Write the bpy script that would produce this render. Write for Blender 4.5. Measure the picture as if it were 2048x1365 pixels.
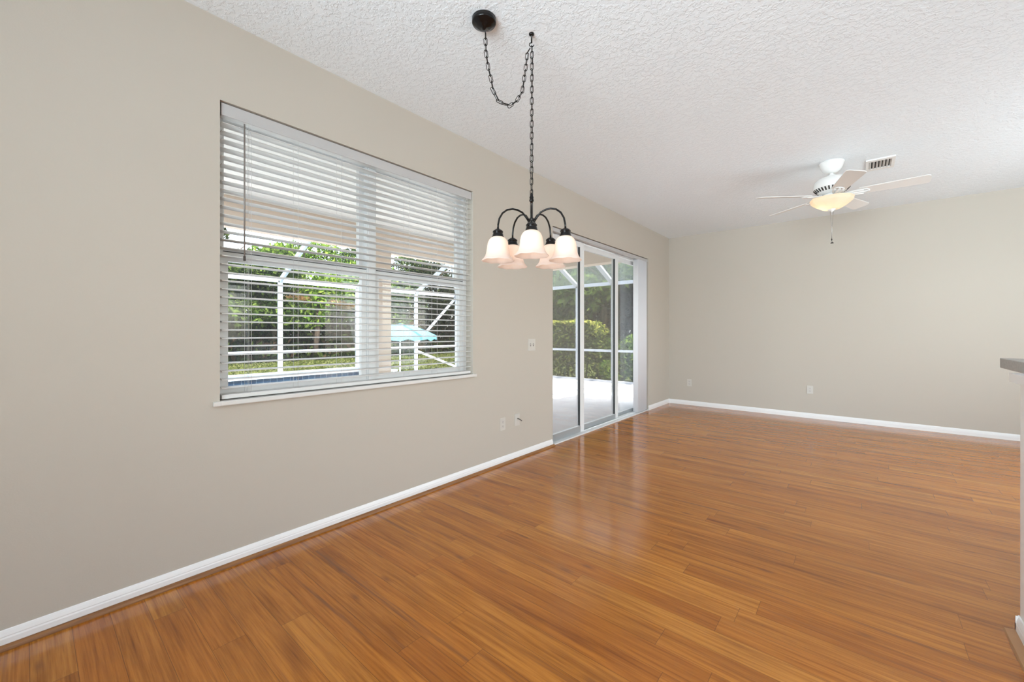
import bpy, math, random
import numpy as np
from mathutils import Vector, Matrix

# ------------------------------------------------------------------ scene reset, camera, sky, sun, exposure
for o in list(bpy.data.objects):
    bpy.data.objects.remove(o)
sc = bpy.context.scene
COL = sc.collection
PI = math.pi
random.seed(7)

CAM = (2.536, 0.0, 1.22)
YAW = math.radians(40.243)
cam = bpy.data.cameras.new('camera')
cam.sensor_width = 36.0
cam.lens = 820.6 / 2048 * 36.0
cam.shift_y = -(682.5 - 665.2) / 2048
cam.clip_start = 0.02
cam.clip_end = 300
cam_o = bpy.data.objects.new('camera', cam)
COL.objects.link(cam_o)
cam_o.location = CAM
cam_o.rotation_euler = (PI / 2, 0, YAW)
sc.camera = cam_o

world = bpy.data.worlds.new('sky')
sc.world = world
world.use_nodes = True
wn = world.node_tree.nodes
wl = world.node_tree.links
wn.clear()
w_out = wn.new('ShaderNodeOutputWorld')
w_bg = wn.new('ShaderNodeBackground')
w_sky = wn.new('ShaderNodeTexSky')
w_sky.sky_type = 'NISHITA'
w_sky.sun_disc = False
w_sky.sun_elevation = math.radians(52)
w_sky.sun_rotation = math.radians(75)
w_sky.air_density = 1.0
w_sky.dust_density = 2.0
w_bg.inputs['Strength'].default_value = 0.85
w_hs = wn.new('ShaderNodeHueSaturation')      # hazy bright sky: most of its blue bleached out
w_hs.inputs['Saturation'].default_value = 0.5
wl.new(w_sky.outputs['Color'], w_hs.inputs['Color'])
wl.new(w_hs.outputs['Color'], w_bg.inputs['Color'])
wl.new(w_bg.outputs['Background'], w_out.inputs['Surface'])

sun = bpy.data.lights.new('sun', 'SUN')
sun.energy = 15.0
sun.angle = math.radians(0.6)
sun.color = (1.0, 0.95, 0.86)
sun_o = bpy.data.objects.new('sun', sun)
COL.objects.link(sun_o)
sun_o.rotation_euler = Vector((-0.50, 0.13, -0.85)).to_track_quat('-Z', 'Y').to_euler()


def area_light(name, loc, direction, sx, sy, power, color, spread=180):
    l = bpy.data.lights.new(name, 'AREA')
    l.shape = 'RECTANGLE'
    l.size = sx
    l.size_y = sy
    l.energy = power
    l.color = color
    l.spread = math.radians(spread)
    o = bpy.data.objects.new(name, l)
    COL.objects.link(o)
    o.location = loc
    o.rotation_euler = Vector(direction).to_track_quat('-Z', 'Y').to_euler()
    return o


# fill lamps added at invented window openings behind and right of the camera
area_light('front_fill_lamp', (2.7, -2.42, 1.50), (0.02, 1, 0.28), 3.0, 2.0, 134, (0.76, 0.91, 1.0), 100)
area_light('kitchen_fill_lamp', (5.25, 1.40, 1.57), (-0.6, 1, 0.5), 2.1, 1.0, 7, (0.76, 0.91, 1.0))
area_light('living_fill_lamp', (5.25, 5.10, 1.35), (-1, 0.55, 0.25), 2.6, 2.1, 48, (0.76, 0.91, 1.0))

sc.view_settings.view_transform = 'Standard'
sc.view_settings.look = 'None'
sc.view_settings.gamma = 1.0
sc.view_settings.exposure = 0.10
sc.view_settings.use_curve_mapping = False
sc.cycles.use_denoising = True
sc.cycles.max_bounces = 12
sc.cycles.diffuse_bounces = 6
sc.cycles.transparent_max_bounces = 32
sc.cycles.sample_clamp_indirect = 6.0


# ------------------------------------------------------------------ mesh helpers
class MB:
    def __init__(s):
        s.v = []
        s.f = []
        s.sm = []

    def add(s, vs, fs, smooth=False):
        n = len(s.v)
        s.v += [tuple(v) for v in vs]
        s.f += [tuple(i + n for i in f) for f in fs]
        s.sm += [smooth] * len(fs)
        return s

    def box(s, x0, x1, y0, y1, z0, z1):
        v = [(x0, y0, z0), (x1, y0, z0), (x1, y1, z0), (x0, y1, z0), (x0, y0, z1), (x1, y0, z1), (x1, y1, z1), (x0, y1, z1)]
        return s.add(v, [(0, 3, 2, 1), (4, 5, 6, 7), (0, 1, 5, 4), (1, 2, 6, 5), (2, 3, 7, 6), (3, 0, 4, 7)])

    def bar(s, a, b, w, h, up=(0, 0, 1)):
        a = Vector(a); b = Vector(b)
        d = (b - a).normalized()
        u = Vector(up)
        if abs(d.dot(u)) > 0.99:
            u = Vector((1, 0, 0))
        x = d.cross(u).normalized() * (w / 2)
        y = x.cross(d).normalized() * (h / 2)
        v = [a - x - y, a + x - y, a + x + y, a - x + y, b - x - y, b + x - y, b + x + y, b - x + y]
        return s.add(v, [(0, 3, 2, 1), (4, 5, 6, 7), (0, 1, 5, 4), (1, 2, 6, 5), (2, 3, 7, 6), (3, 0, 4, 7)])

    def prism_y(s, prof, y0, y1):
        """profile of (x, z) points swept along y"""
        n = len(prof)
        v = [(x, y0, z) for x, z in prof] + [(x, y1, z) for x, z in prof]
        f = [(i, (i + 1) % n, (i + 1) % n + n, i + n) for i in range(n)]
        f += [tuple(range(n - 1, -1, -1)), tuple(range(n, 2 * n))]
        return s.add(v, f)

    def prism_x(s, prof, x0, x1):
        n = len(prof)
        v = [(x0, y, z) for y, z in prof] + [(x1, y, z) for y, z in prof]
        f = [(i, (i + 1) % n, (i + 1) % n + n, i + n) for i in range(n)]
        f += [tuple(range(n - 1, -1, -1)), tuple(range(n, 2 * n))]
        return s.add(v, f)

    def tube(s, pts, r, n=10, cap=True):
        pts = [Vector(p) for p in pts]
        if not hasattr(r, '__len__'):
            r = [r] * len(pts)
        vs = []
        nrm = None
        for i, p in enumerate(pts):
            t = (pts[min(i + 1, len(pts) - 1)] - pts[max(i - 1, 0)]).normalized()
            if nrm is None:
                a = Vector((0, 0, 1)) if abs(t.z) < 0.9 else Vector((1, 0, 0))
                nrm = t.cross(a).normalized()
            else:
                nrm = (nrm - t * nrm.dot(t)).normalized()
            b = t.cross(nrm)
            for k in range(n):
                an = 2 * PI * k / n
                vs.append(p + (nrm * math.cos(an) + b * math.sin(an)) * r[i])
        fs = []
        for i in range(len(pts) - 1):
            for k in range(n):
                fs.append((i * n + k, i * n + (k + 1) % n, (i + 1) * n + (k + 1) % n, (i + 1) * n + k))
        s.add(vs, fs, True)
        if cap:
            m = len(s.v) - len(vs)
            s.f.append(tuple(m + k for k in range(n - 1, -1, -1)))
            s.f.append(tuple(m + (len(pts) - 1) * n + k for k in range(n)))
            s.sm += [False, False]
        return s

    def ring(s, pts, r, n=6):
        """closed tube through pts"""
        pts = [Vector(p) for p in pts]
        m = len(pts)
        c = sum(pts, Vector()) / m
        vs = []
        pn = (pts[0] - c).cross(pts[m // 4] - c).normalized()
        for i, p in enumerate(pts):
            t = (pts[(i + 1) % m] - pts[i - 1]).normalized()
            b = t.cross(pn)
            for k in range(n):
                an = 2 * PI * k / n
                vs.append(p + (pn * math.cos(an) + b * math.sin(an)) * r)
        fs = []
        for i in range(m):
            j = (i + 1) % m
            for k in range(n):
                fs.append((i * n + k, i * n + (k + 1) % n, j * n + (k + 1) % n, j * n + k))
        return s.add(vs, fs, True)

    def lathe(s, prof, c=(0, 0, 0), n=32, smooth=True, wav=None):
        vs = []
        for r, z in prof:
            for k in range(n):
                a = 2 * PI * k / n
                rr, zz = (r, z) if wav is None else wav(r, z, a)
                vs.append((c[0] + rr * math.cos(a), c[1] + rr * math.sin(a), c[2] + zz))
        fs = []
        for i in range(len(prof) - 1):
            for k in range(n):
                fs.append((i * n + k, i * n + (k + 1) % n, (i + 1) * n + (k + 1) % n, (i + 1) * n + k))
        return s.add(vs, fs, smooth)

    def build(s, name, mat, parent=None, loc=None, bevel=0.0, auto=False):
        me = bpy.data.meshes.new(name)
        me.from_pydata([tuple(v) for v in s.v], [], s.f)
        me.polygons.foreach_set('use_smooth', s.sm)
        me.materials.append(mat)
        me.update()
        o = bpy.data.objects.new(name, me)
        COL.objects.link(o)
        if parent is not None:
            o.parent = parent
        if loc is not None:
            o.location = loc
        if bevel > 0:
            m = o.modifiers.new('bevel', 'BEVEL')
            m.width = bevel
            m.segments = 2
            m.limit_method = 'ANGLE'
        return o


def empty(name, loc=(0, 0, 0)):
    o = bpy.data.objects.new(name, None)
    COL.objects.link(o)
    o.location = loc
    o.empty_display_size = 0.1
    return o


def tag(o, label, cat, group=None, kind=None):
    o['label'] = label
    o['category'] = cat
    if group:
        o['group'] = group
    if kind:
        o['kind'] = kind
    return o


def struct(o, label=None, cat=None):
    o['kind'] = 'structure'
    if label:
        o['label'] = label
        o['category'] = cat
    return o


# ------------------------------------------------------------------ materials
def mat(name, color, rough=0.5, metal=0.0, spec=0.5):
    m = bpy.data.materials.new(name)
    m.use_nodes = True
    b = m.node_tree.nodes['Principled BSDF']
    b.inputs['Base Color'].default_value = (*color, 1)
    b.inputs['Roughness'].default_value = rough
    b.inputs['Metallic'].default_value = metal
    b.inputs['Specular IOR Level'].default_value = spec
    return m


def N(m, t, **kw):
    n = m.node_tree.nodes.new(t)
    for k, v in kw.items():
        setattr(n, k, v)
    return n


def L(m, a, b):
    m.node_tree.links.new(a, b)


def math_node(m, op, a, b=None):
    n = N(m, 'ShaderNodeMath', operation=op)
    for i, x in enumerate((a, b)):
        if x is None:
            continue
        if isinstance(x, (int, float)):
            n.inputs[i].default_value = x
        else:
            L(m, x, n.inputs[i])
    return n.outputs[0]


def ramp(m, fac, stops, interp='LINEAR'):
    n = N(m, 'ShaderNodeValToRGB')
    n.color_ramp.interpolation = interp
    e = n.color_ramp.elements
    while len(e) < len(stops):
        e.new(0.5)
    for i, (p, c) in enumerate(stops):
        e[i].position = p
        e[i].color = (*c, 1) if len(c) == 3 else c
    L(m, fac, n.inputs['Fac'])
    return n.outputs['Color']


def bump(m, height, strength, dist):
    b = N(m, 'ShaderNodeBump')
    b.inputs['Strength'].default_value = strength
    b.inputs['Distance'].default_value = dist
    L(m, height, b.inputs['Height'])
    L(m, b.outputs['Normal'], m.node_tree.nodes['Principled BSDF'].inputs['Normal'])


def noise(m, vec, scale, detail=3.0, rough=0.5):
    n = N(m, 'ShaderNodeTexNoise')
    n.inputs['Scale'].default_value = scale
    n.inputs['Detail'].default_value = detail
    n.inputs['Roughness'].default_value = rough
    if vec is not None:
        L(m, vec, n.inputs['Vector'])
    return n.outputs['Fac']


def pos(m):
    return N(m, 'ShaderNodeNewGeometry').outputs['Position']


M_WALL = mat('wall_paint', (0.53, 0.480, 0.414), 0.75, spec=0.25)
bump(M_WALL, noise(M_WALL, pos(M_WALL), 160, 3), 0.06, 0.004)

M_CEIL = mat('knockdown_ceiling', (0.84, 0.88, 0.91), 0.9, spec=0.1)
_p = pos(M_CEIL)
_a = noise(M_CEIL, _p, 38, 4, 0.6)
_r = ramp(M_CEIL, _a, [(0.46, (0, 0, 0)), (0.56, (1, 1, 1))])
bump(M_CEIL, _r, 0.42, 0.005)

M_WHITE = mat('white_trim_paint', (0.86, 0.85, 0.84), 0.35)
M_FRAME = mat('white_vinyl_frame', (0.80, 0.80, 0.80), 0.35)
M_SLAT = mat('white_blind_slat', (0.70, 0.685, 0.66), 0.4)
M_VALANCE = mat('grey_blind_valance', (0.50, 0.485, 0.475), 0.4)
M_VANE = mat('white_vertical_vane', (0.84, 0.82, 0.83), 0.5)
M_ALU = mat('door_rail_aluminium', (0.40, 0.42, 0.43), 0.35, 0.3)
M_GASKET = mat('black_gasket', (0.02, 0.02, 0.02), 0.5)
M_CAGE = mat('white_cage_aluminium', (0.42, 0.45, 0.51), 0.4)
M_STUCCO = mat('peach_stucco', (0.76, 0.63, 0.53), 0.9, spec=0.1)
bump(M_STUCCO, noise(M_STUCCO, pos(M_STUCCO), 60, 4), 0.2, 0.01)
M_LCEIL = mat('patio_ceiling_paint', (0.88, 0.85, 0.80), 0.9, spec=0.1)
M_IRON = mat('oil_rubbed_bronze', (0.006, 0.0045, 0.004), 0.20, 0.0, 0.3)
M_FANWH = mat('white_fan_enamel', (0.80, 0.785, 0.76), 0.35)
M_BLADE = mat('white_fan_blade', (0.78, 0.76, 0.73), 0.4)
M_SLOT = mat('dark_slot', (0.03, 0.025, 0.02), 0.8)
M_PLATE = mat('ivory_wall_plate', (0.60, 0.565, 0.515), 0.35)
M_PLUG = mat('wall_plate_slots', (0.18, 0.16, 0.15), 0.5)
M_TOGGLE = mat('white_toggle', (0.58, 0.54, 0.50), 0.35)
M_CHAINW = mat('pull_chain_metal', (0.35, 0.32, 0.30), 0.35, 0.8)
M_FOB = mat('dark_pull_fob', (0.05, 0.04, 0.035), 0.4)
M_WAND = mat('clear_smoke_wand', (0.22, 0.19, 0.17), 0.25)
M_CORD = mat('blind_cord', (0.66, 0.64, 0.62), 0.8)
M_MARBLE = mat('cultured_marble_sill', (0.70, 0.68, 0.65), 0.25)
M_COUNTER = mat('grey_laminate_counter', (0.34, 0.315, 0.29), 0.4)
_n = noise(M_COUNTER, pos(M_COUNTER), 90, 5)
L(M_COUNTER, ramp(M_COUNTER, _n, [(0.35, (0.30, 0.28, 0.26)), (0.65, (0.38, 0.355, 0.33))]), M_COUNTER.node_tree.nodes['Principled BSDF'].inputs['Base Color'])

# quarter round
M_QROUND = mat('stained_quarter_round', (0.27, 0.115, 0.035), 0.4)
_mp = N(M_QROUND, 'ShaderNodeMapping')
_mp.inputs['Scale'].default_value = (40, 2.0, 40)
L(M_QROUND, pos(M_QROUND), _mp.inputs['Vector'])
_n = noise(M_QROUND, _mp.outputs[0], 2.0, 4)
L(M_QROUND, ramp(M_QROUND, _n, [(0.3, (0.19, 0.072, 0.02)), (0.7, (0.33, 0.145, 0.045))]), M_QROUND.node_tree.nodes['Principled BSDF'].inputs['Base Color'])


def make_floor_mat():
    m = mat('oak_laminate_planks', (0.42, 0.19, 0.07), 0.27, spec=0.55)
    b = m.node_tree.nodes['Principled BSDF']
    W, LEN = 0.1135, 1.215
    sp = N(m, 'ShaderNodeSeparateXYZ')
    L(m, pos(m), sp.inputs[0])
    X, Y = sp.outputs['X'], sp.outputs['Y']
    yy = math_node(m, 'ADD', Y, 10.0 * W - 0.006)
    row_f = math_node(m, 'DIVIDE', yy, W)
    row = math_node(m, 'FLOOR', row_f)
    fy = math_node(m, 'FRACT', row_f)
    wn1 = N(m, 'ShaderNodeTexWhiteNoise', noise_dimensions='1D')
    L(m, row, wn1.inputs['W'])
    off = math_node(m, 'MULTIPLY', wn1.outputs['Value'], LEN)
    xx = math_node(m, 'ADD', X, off)
    col_f = math_node(m, 'DIVIDE', xx, LEN)
    col = math_node(m, 'FLOOR', col_f)
    fx = math_node(m, 'FRACT', col_f)
    cid = N(m, 'ShaderNodeCombineXYZ')
    L(m, row, cid.inputs[0]); L(m, col, cid.inputs[1])
    wn2 = N(m, 'ShaderNodeTexWhiteNoise', noise_dimensions='2D')
    L(m, cid.outputs[0], wn2.inputs['Vector'])
    pid = wn2.outputs['Value']
    # grain coordinates: stretched along x and shifted plank by plank
    cg = N(m, 'ShaderNodeCombineXYZ')
    L(m, X, cg.inputs[0]); L(m, Y, cg.inputs[1])
    L(m, math_node(m, 'MULTIPLY', pid, 37.0), cg.inputs[2])

    def mapped(sx, sy):
        mp = N(m, 'ShaderNodeMapping')
        mp.inputs['Scale'].default_value = (sx, sy, 1.0)
        L(m, cg.outputs[0], mp.inputs['Vector'])
        return mp.outputs[0]
    fine = noise(m, mapped(2.2, 75.0), 1.6, 6, 0.65)
    broad = noise(m, mapped(1.1, 16.0), 1.2, 4, 0.6)
    # cathedral grain: distorted bands
    wv = N(m, 'ShaderNodeTexWave', wave_type='BANDS', bands_direction='Y')
    wv.inputs['Scale'].default_value = 1.0
    wv.inputs['Distortion'].default_value = 9.0
    wv.inputs['Detail'].default_value = 3.0
    wv.inputs['Detail Scale'].default_value = 0.9
    L(m, mapped(1.3, 9.0), wv.inputs['Vector'])
    streak = ramp(m, noise(m, mapped(1.0, 28.0), 1.0, 3, 0.55), [(0.60, (0, 0, 0)), (0.74, (1, 1, 1))])
    knot = N(m, 'ShaderNodeTexVoronoi', feature='F1')
    knot.inputs['Scale'].default_value = 1.0
    L(m, mapped(2.4, 7.5), knot.inputs['Vector'])
    kn = ramp(m, knot.outputs['Distance'], [(0.03, (1, 1, 1)), (0.13, (0, 0, 0))])

    base = ramp(m, pid, [(0.0, (0.385, 0.122, 0.012)), (0.35, (0.45, 0.160, 0.019)), (0.7, (0.42, 0.136, 0.014)), (1.0, (0.49, 0.188, 0.026))])

    def mix(fac, a, c, mode='MIX'):
        n = N(m, 'ShaderNodeMix', data_type='RGBA', blend_type=mode)
        if isinstance(fac, (int, float)):
            n.inputs[0].default_value = fac
        else:
            L(m, fac, n.inputs[0])
        L(m, a, n.inputs[6])
        if isinstance(c, tuple):
            n.inputs[7].default_value = (*c, 1)
        else:
            L(m, c, n.inputs[7])
        return n.outputs[2]
    c1 = mix(0.95, base, ramp(m, broad, [(0.28, (0.60, 0.52, 0.42)), (0.5, (1, 1, 1)), (0.72, (1.20, 1.27, 1.34))]), 'MULTIPLY')
    c2 = mix(0.85, c1, ramp(m, fine, [(0.30, (0.58, 0.48, 0.38)), (0.52, (1, 1, 1)), (0.72, (1.15, 1.18, 1.22))]), 'MULTIPLY')
    c3 = mix(0.30, c2, ramp(m, wv.outputs['Fac'], [(0.0, (0.72, 0.64, 0.56)), (0.5, (1.03, 1.03, 1.03))]), 'MULTIPLY')
    c4 = mix(math_node(m, 'MULTIPLY', streak, 0.75), c3, (0.19, 0.068, 0.020))
    c5 = mix(math_node(m, 'MULTIPLY', kn, 0.6), c4, (0.15, 0.05, 0.016))
    # seams
    ey = math_node(m, 'MULTIPLY', math_node(m, 'MINIMUM', fy, math_node(m, 'SUBTRACT', 1.0, fy)), W)
    ex = math_node(m, 'MULTIPLY', math_node(m, 'MINIMUM', fx, math_node(m, 'SUBTRACT', 1.0, fx)), LEN)
    e = math_node(m, 'MINIMUM', ey, ex)
    seam = math_node(m, 'LESS_THAN', e, 0.0009)
    c6 = mix(math_node(m, 'MULTIPLY', seam, 0.65), c5, (0.07, 0.025, 0.008))
    L(m, c6, b.inputs['Base Color'])
    h = math_node(m, 'SUBTRACT', math_node(m, 'MULTIPLY', fine, 0.25), seam)
    bump(m, h, 0.12, 0.001)
    rr = math_node(m, 'ADD', math_node(m, 'MULTIPLY', fine, 0.08), 0.11)
    L(m, rr, b.inputs['Roughness'])
    return m


M_FLOOR = make_floor_mat()
M_FLATTRIM = mat('tan_floor_trim', (0.40, 0.20, 0.085), 0.4)


def make_glass(name, tint, refl=1.0):
    m = bpy.data.materials.new(name)
    m.use_nodes = True
    nt = m.node_tree
    nt.nodes.clear()
    out = N(m, 'ShaderNodeOutputMaterial')
    tr = N(m, 'ShaderNodeBsdfTransparent')
    tr.inputs['Color'].default_value = (*tint, 1)
    gl = N(m, 'ShaderNodeBsdfGlossy')
    gl.inputs['Roughness'].default_value = 0.02
    fr = N(m, 'ShaderNodeFresnel')
    fr.inputs['IOR'].default_value = 1.45
    mx = N(m, 'ShaderNodeMixShader')
    L(m, math_node(m, 'MULTIPLY', fr.outputs[0], refl), mx.inputs[0])
    L(m, tr.outputs[0], mx.inputs[1]); L(m, gl.outputs[0], mx.inputs[2])
    L(m, mx.outputs[0], out.inputs['Surface'])
    return m


M_GLASS = make_glass('window_glass', (0.97, 0.985, 0.98), 0.6)


def make_screen(name, dens, color):
    m = bpy.data.materials.new(name)
    m.use_nodes = True
    m.node_tree.nodes.clear()
    out = N(m, 'ShaderNodeOutputMaterial')
    tr = N(m, 'ShaderNodeBsdfTransparent')
    df = N(m, 'ShaderNodeBsdfDiffuse')
    df.inputs['Color'].default_value = (*color, 1)
    tl = N(m, 'ShaderNodeBsdfTranslucent')
    tl.inputs['Color'].default_value = (*color, 1)
    a = N(m, 'ShaderNodeMixShader')
    a.inputs[0].default_value = 0.5
    L(m, df.outputs[0], a.inputs[1]); L(m, tl.outputs[0], a.inputs[2])
    mx = N(m, 'ShaderNodeMixShader')
    mx.inputs[0].default_value = dens
    L(m, tr.outputs[0], mx.inputs[1]); L(m, a.outputs[0], mx.inputs[2])
    L(m, mx.outputs[0], out.inputs['Surface'])
    return m


M_SCREEN = make_screen('insect_screen', 0.10, (0.10, 0.11, 0.11))
M_ROOFSCREEN = make_screen('roof_insect_screen', 0.15, (0.62, 0.74, 0.71))


def make_shade(name, warm, emit, estr):
    m = bpy.data.materials.new(name)
    m.use_nodes = True
    m.node_tree.nodes.clear()
    out = N(m, 'ShaderNodeOutputMaterial')
    df = N(m, 'ShaderNodeBsdfDiffuse')
    df.inputs['Color'].default_value = (*warm, 1)
    tl = N(m, 'ShaderNodeBsdfTranslucent')
    tl.inputs['Color'].default_value = (*warm, 1)
    a = N(m, 'ShaderNodeMixShader')
    a.inputs[0].default_value = 0.55
    L(m, df.outputs[0], a.inputs[1]); L(m, tl.outputs[0], a.inputs[2])
    em = N(m, 'ShaderNodeEmission')
    em.inputs['Color'].default_value = (*emit, 1)
    em.inputs['Strength'].default_value = estr
    ad = N(m, 'ShaderNodeAddShader')
    L(m, a.outputs[0], ad.inputs[0]); L(m, em.outputs[0], ad.inputs[1])
    L(m, ad.outputs[0], out.inputs['Surface'])
    return m


M_SHADE = make_shade('frosted_bell_glass', (0.86, 0.76, 0.70), (1.0, 0.80, 0.68), 0.08)
M_BOWL = make_shade('frosted_bowl_glass', (0.86, 0.76, 0.64), (1.0, 0.80, 0.58), 0.08)


def emis(name, color, strength):
    m = bpy.data.materials.new(name)
    m.use_nodes = True
    m.node_tree.nodes.clear()
    out = N(m, 'ShaderNodeOutputMaterial')
    em = N(m, 'ShaderNodeEmission')
    em.inputs['Color'].default_value = (*color, 1)
    em.inputs['Strength'].default_value = strength
    L(m, em.outputs[0], out.inputs['Surface'])
    return m


M_BULB = emis('lit_bulb', (1.0, 0.86, 0.68), 4.0)

M_DECK = mat('pale_concrete_deck', (0.66, 0.65, 0.64), 0.85, spec=0.2)
_n = noise(M_DECK, pos(M_DECK), 3.0, 6)
L(M_DECK, ramp(M_DECK, _n, [(0.3, (0.72, 0.71, 0.70)), (0.7, (0.82, 0.81, 0.80))]), M_DECK.node_tree.nodes['Principled BSDF'].inputs['Base Color'])
M_BOUNCE = mat('grey_bounce_paving', (0.40, 0.40, 0.40), 0.9, spec=0.1)
M_KERB = mat('grey_concrete_kerb', (0.40, 0.42, 0.47), 0.8)
M_TILE = mat('blue_pool_tile', (0.02, 0.05, 0.12), 0.2)
_br = N(M_TILE, 'ShaderNodeTexBrick')
_br.inputs['Scale'].default_value = 1.0
_br.inputs['Brick Width'].default_value = 0.15
_br.inputs['Row Height'].default_value = 0.15
_br.inputs['Mortar Size'].default_value = 0.005
_br.offset = 0.0
_br.inputs['Color1'].default_value = (0.012, 0.022, 0.045, 1)
_br.inputs['Color2'].default_value = (0.016, 0.035, 0.065, 1)
_br.inputs['Mortar'].default_value = (0.12, 0.13, 0.15, 1)
_sp = N(M_TILE, 'ShaderNodeSeparateXYZ')
_cb = N(M_TILE, 'ShaderNodeCombineXYZ')
L(M_TILE, pos(M_TILE), _sp.inputs[0])
L(M_TILE, _sp.outputs['Y'], _cb.inputs[0]); L(M_TILE, _sp.outputs['Z'], _cb.inputs[1])
L(M_TILE, _cb.outputs[0], _br.inputs['Vector'])
L(M_TILE, _br.outputs['Color'], M_TILE.node_tree.nodes['Principled BSDF'].inputs['Base Color'])
M_WATER = mat('pool_water', (0.03, 0.16, 0.22), 0.05)
bump(M_WATER, noise(M_WATER, pos(M_WATER), 5.0, 2), 0.15, 0.02)
M_LAWN = mat('sunny_lawn', (0.16, 0.22, 0.04), 0.9, spec=0.1)
_n = noise(M_LAWN, pos(M_LAWN), 1.3, 8, 0.7)
L(M_LAWN, ramp(M_LAWN, _n, [(0.3, (0.05, 0.065, 0.016)), (0.5, (0.09, 0.11, 0.03)), (0.7, (0.17, 0.165, 0.07))]), M_LAWN.node_tree.nodes['Principled BSDF'].inputs['Base Color'])
M_UMB = mat('turquoise_canvas', (0.09, 0.23, 0.31), 0.8, spec=0.1)
M_POLE = mat('white_pole', (0.80, 0.80, 0.80), 0.4)
M_BARK = mat('dark_bark', (0.07, 0.05, 0.04), 0.9, spec=0.1)
_n = noise(M_BARK, pos(M_BARK), 9.0, 6)
L(M_BARK, ramp(M_BARK, _n, [(0.3, (0.035, 0.025, 0.02)), (0.7, (0.12, 0.09, 0.07))]), M_BARK.node_tree.nodes['Principled BSDF'].inputs['Base Color'])


def leaf_mat(name, c0, c1, c2):
    m = bpy.data.materials.new(name)
    m.use_nodes = True
    m.node_tree.nodes.clear()
    out = N(m, 'ShaderNodeOutputMaterial')
    g = N(m, 'ShaderNodeNewGeometry')
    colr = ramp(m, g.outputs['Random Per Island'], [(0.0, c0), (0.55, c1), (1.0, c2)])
    df = N(m, 'ShaderNodeBsdfDiffuse')
    tl = N(m, 'ShaderNodeBsdfTranslucent')
    L(m, colr, df.inputs['Color']); L(m, colr, tl.inputs['Color'])
    mx = N(m, 'ShaderNodeMixShader')
    mx.inputs[0].default_value = 0.4
    L(m, df.outputs[0], mx.inputs[1]); L(m, tl.outputs[0], mx.inputs[2])
    L(m, mx.outputs[0], out.inputs['Surface'])
    return m


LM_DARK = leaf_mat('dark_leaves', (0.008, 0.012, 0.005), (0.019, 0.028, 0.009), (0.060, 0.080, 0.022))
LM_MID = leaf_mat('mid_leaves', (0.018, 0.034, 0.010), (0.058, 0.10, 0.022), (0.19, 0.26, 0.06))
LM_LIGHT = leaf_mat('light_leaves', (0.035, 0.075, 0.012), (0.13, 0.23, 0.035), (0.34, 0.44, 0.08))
LM_HEDGE = leaf_mat('hedge_leaves', (0.02, 0.03, 0.008), (0.055, 0.08, 0.02), (0.28, 0.32, 0.08))
LM_TRUNKSHADE = leaf_mat('trunk_shade_leaves', (0.02, 0.012, 0.009), (0.045, 0.028, 0.018), (0.09, 0.06, 0.035))  # dark brown leaf colour stands in for shade among the trunks
LM_TAN = leaf_mat('tan_dry_fronds', (0.35, 0.20, 0.08), (0.50, 0.32, 0.14), (0.65, 0.48, 0.26))

# ------------------------------------------------------------------ room shell
FZ = -0.008           # floor level
H = 2.855             # ceiling
D = 7.236             # back wall
XR = 5.30             # right wall
YF = -2.50            # front wall
WT = 0.20
WY0, WY1, WZ0, WZ1 = 0.647, 2.477, 0.838, 2.431      # window opening
DY0, DY1, DZ1 = 3.680, 6.318, 2.378                  # sliding door opening

struct(MB().box(0, XR, YF, D, FZ - 0.12, FZ).build('floor', M_FLOOR), 'honey oak plank laminate floor', 'floor')
struct(MB().box(-WT, XR + WT, YF - WT, D + WT, H, H + 0.15).build('ceiling', M_CEIL), 'white textured ceiling of the room', 'ceiling')
b = MB()
b.box(-WT, 0, YF - WT, WY0, FZ - 0.12, H)
b.box(-WT, 0, WY0, WY1, FZ - 0.12, WZ0)
b.box(-WT, 0, WY0, WY1, WZ1, H)
b.box(-WT, 0, WY1, DY0, FZ - 0.12, H)
b.box(-WT, 0, DY0, DY1, DZ1, H)
b.box(-WT, 0, DY0, DY1, FZ - 0.12, FZ - 0.03)
b.box(-WT, 0, DY1, D + WT, FZ - 0.12, H)
struct(b.build('wall_left', M_WALL), 'beige wall with the blind covered window and sliding door', 'wall')
struct(MB().box(0, XR + WT, D, D + WT, FZ - 0.12, H).build('wall_back', M_WALL), 'blank beige far wall behind the ceiling fan', 'wall')
b = MB()
b.box(0, 1.2, YF - WT, YF, FZ - 0.12, H)
b.box(4.2, XR + WT, YF - WT, YF, FZ - 0.12, H)
b.box(1.2, 4.2, YF - WT, YF, FZ - 0.12, 0.45)
b.box(1.2, 4.2, YF - WT, YF, 2.55, H)
struct(b.build('wall_front', M_WALL), 'beige wall behind the camera', 'wall')
b = MB()
b.box(XR, XR + WT, YF, 0.3, FZ - 0.12, H)
b.box(XR, XR + WT, 2.5, 3.8, FZ - 0.12, H)
b.box(XR, XR + WT, 6.4, D, FZ - 0.12, H)
b.box(XR, XR + WT, 3.8, 6.4, FZ - 0.12, 0.25)
b.box(XR, XR + WT, 3.8, 6.4, 2.45, H)
b.box(XR, XR + WT, 0.3, 2.5, FZ - 0.12, 1.05)
b.box(XR, XR + WT, 0.3, 2.5, 2.10, H)
struct(b.build('wall_right', M_WALL), 'beige wall on the kitchen side', 'wall')

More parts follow.
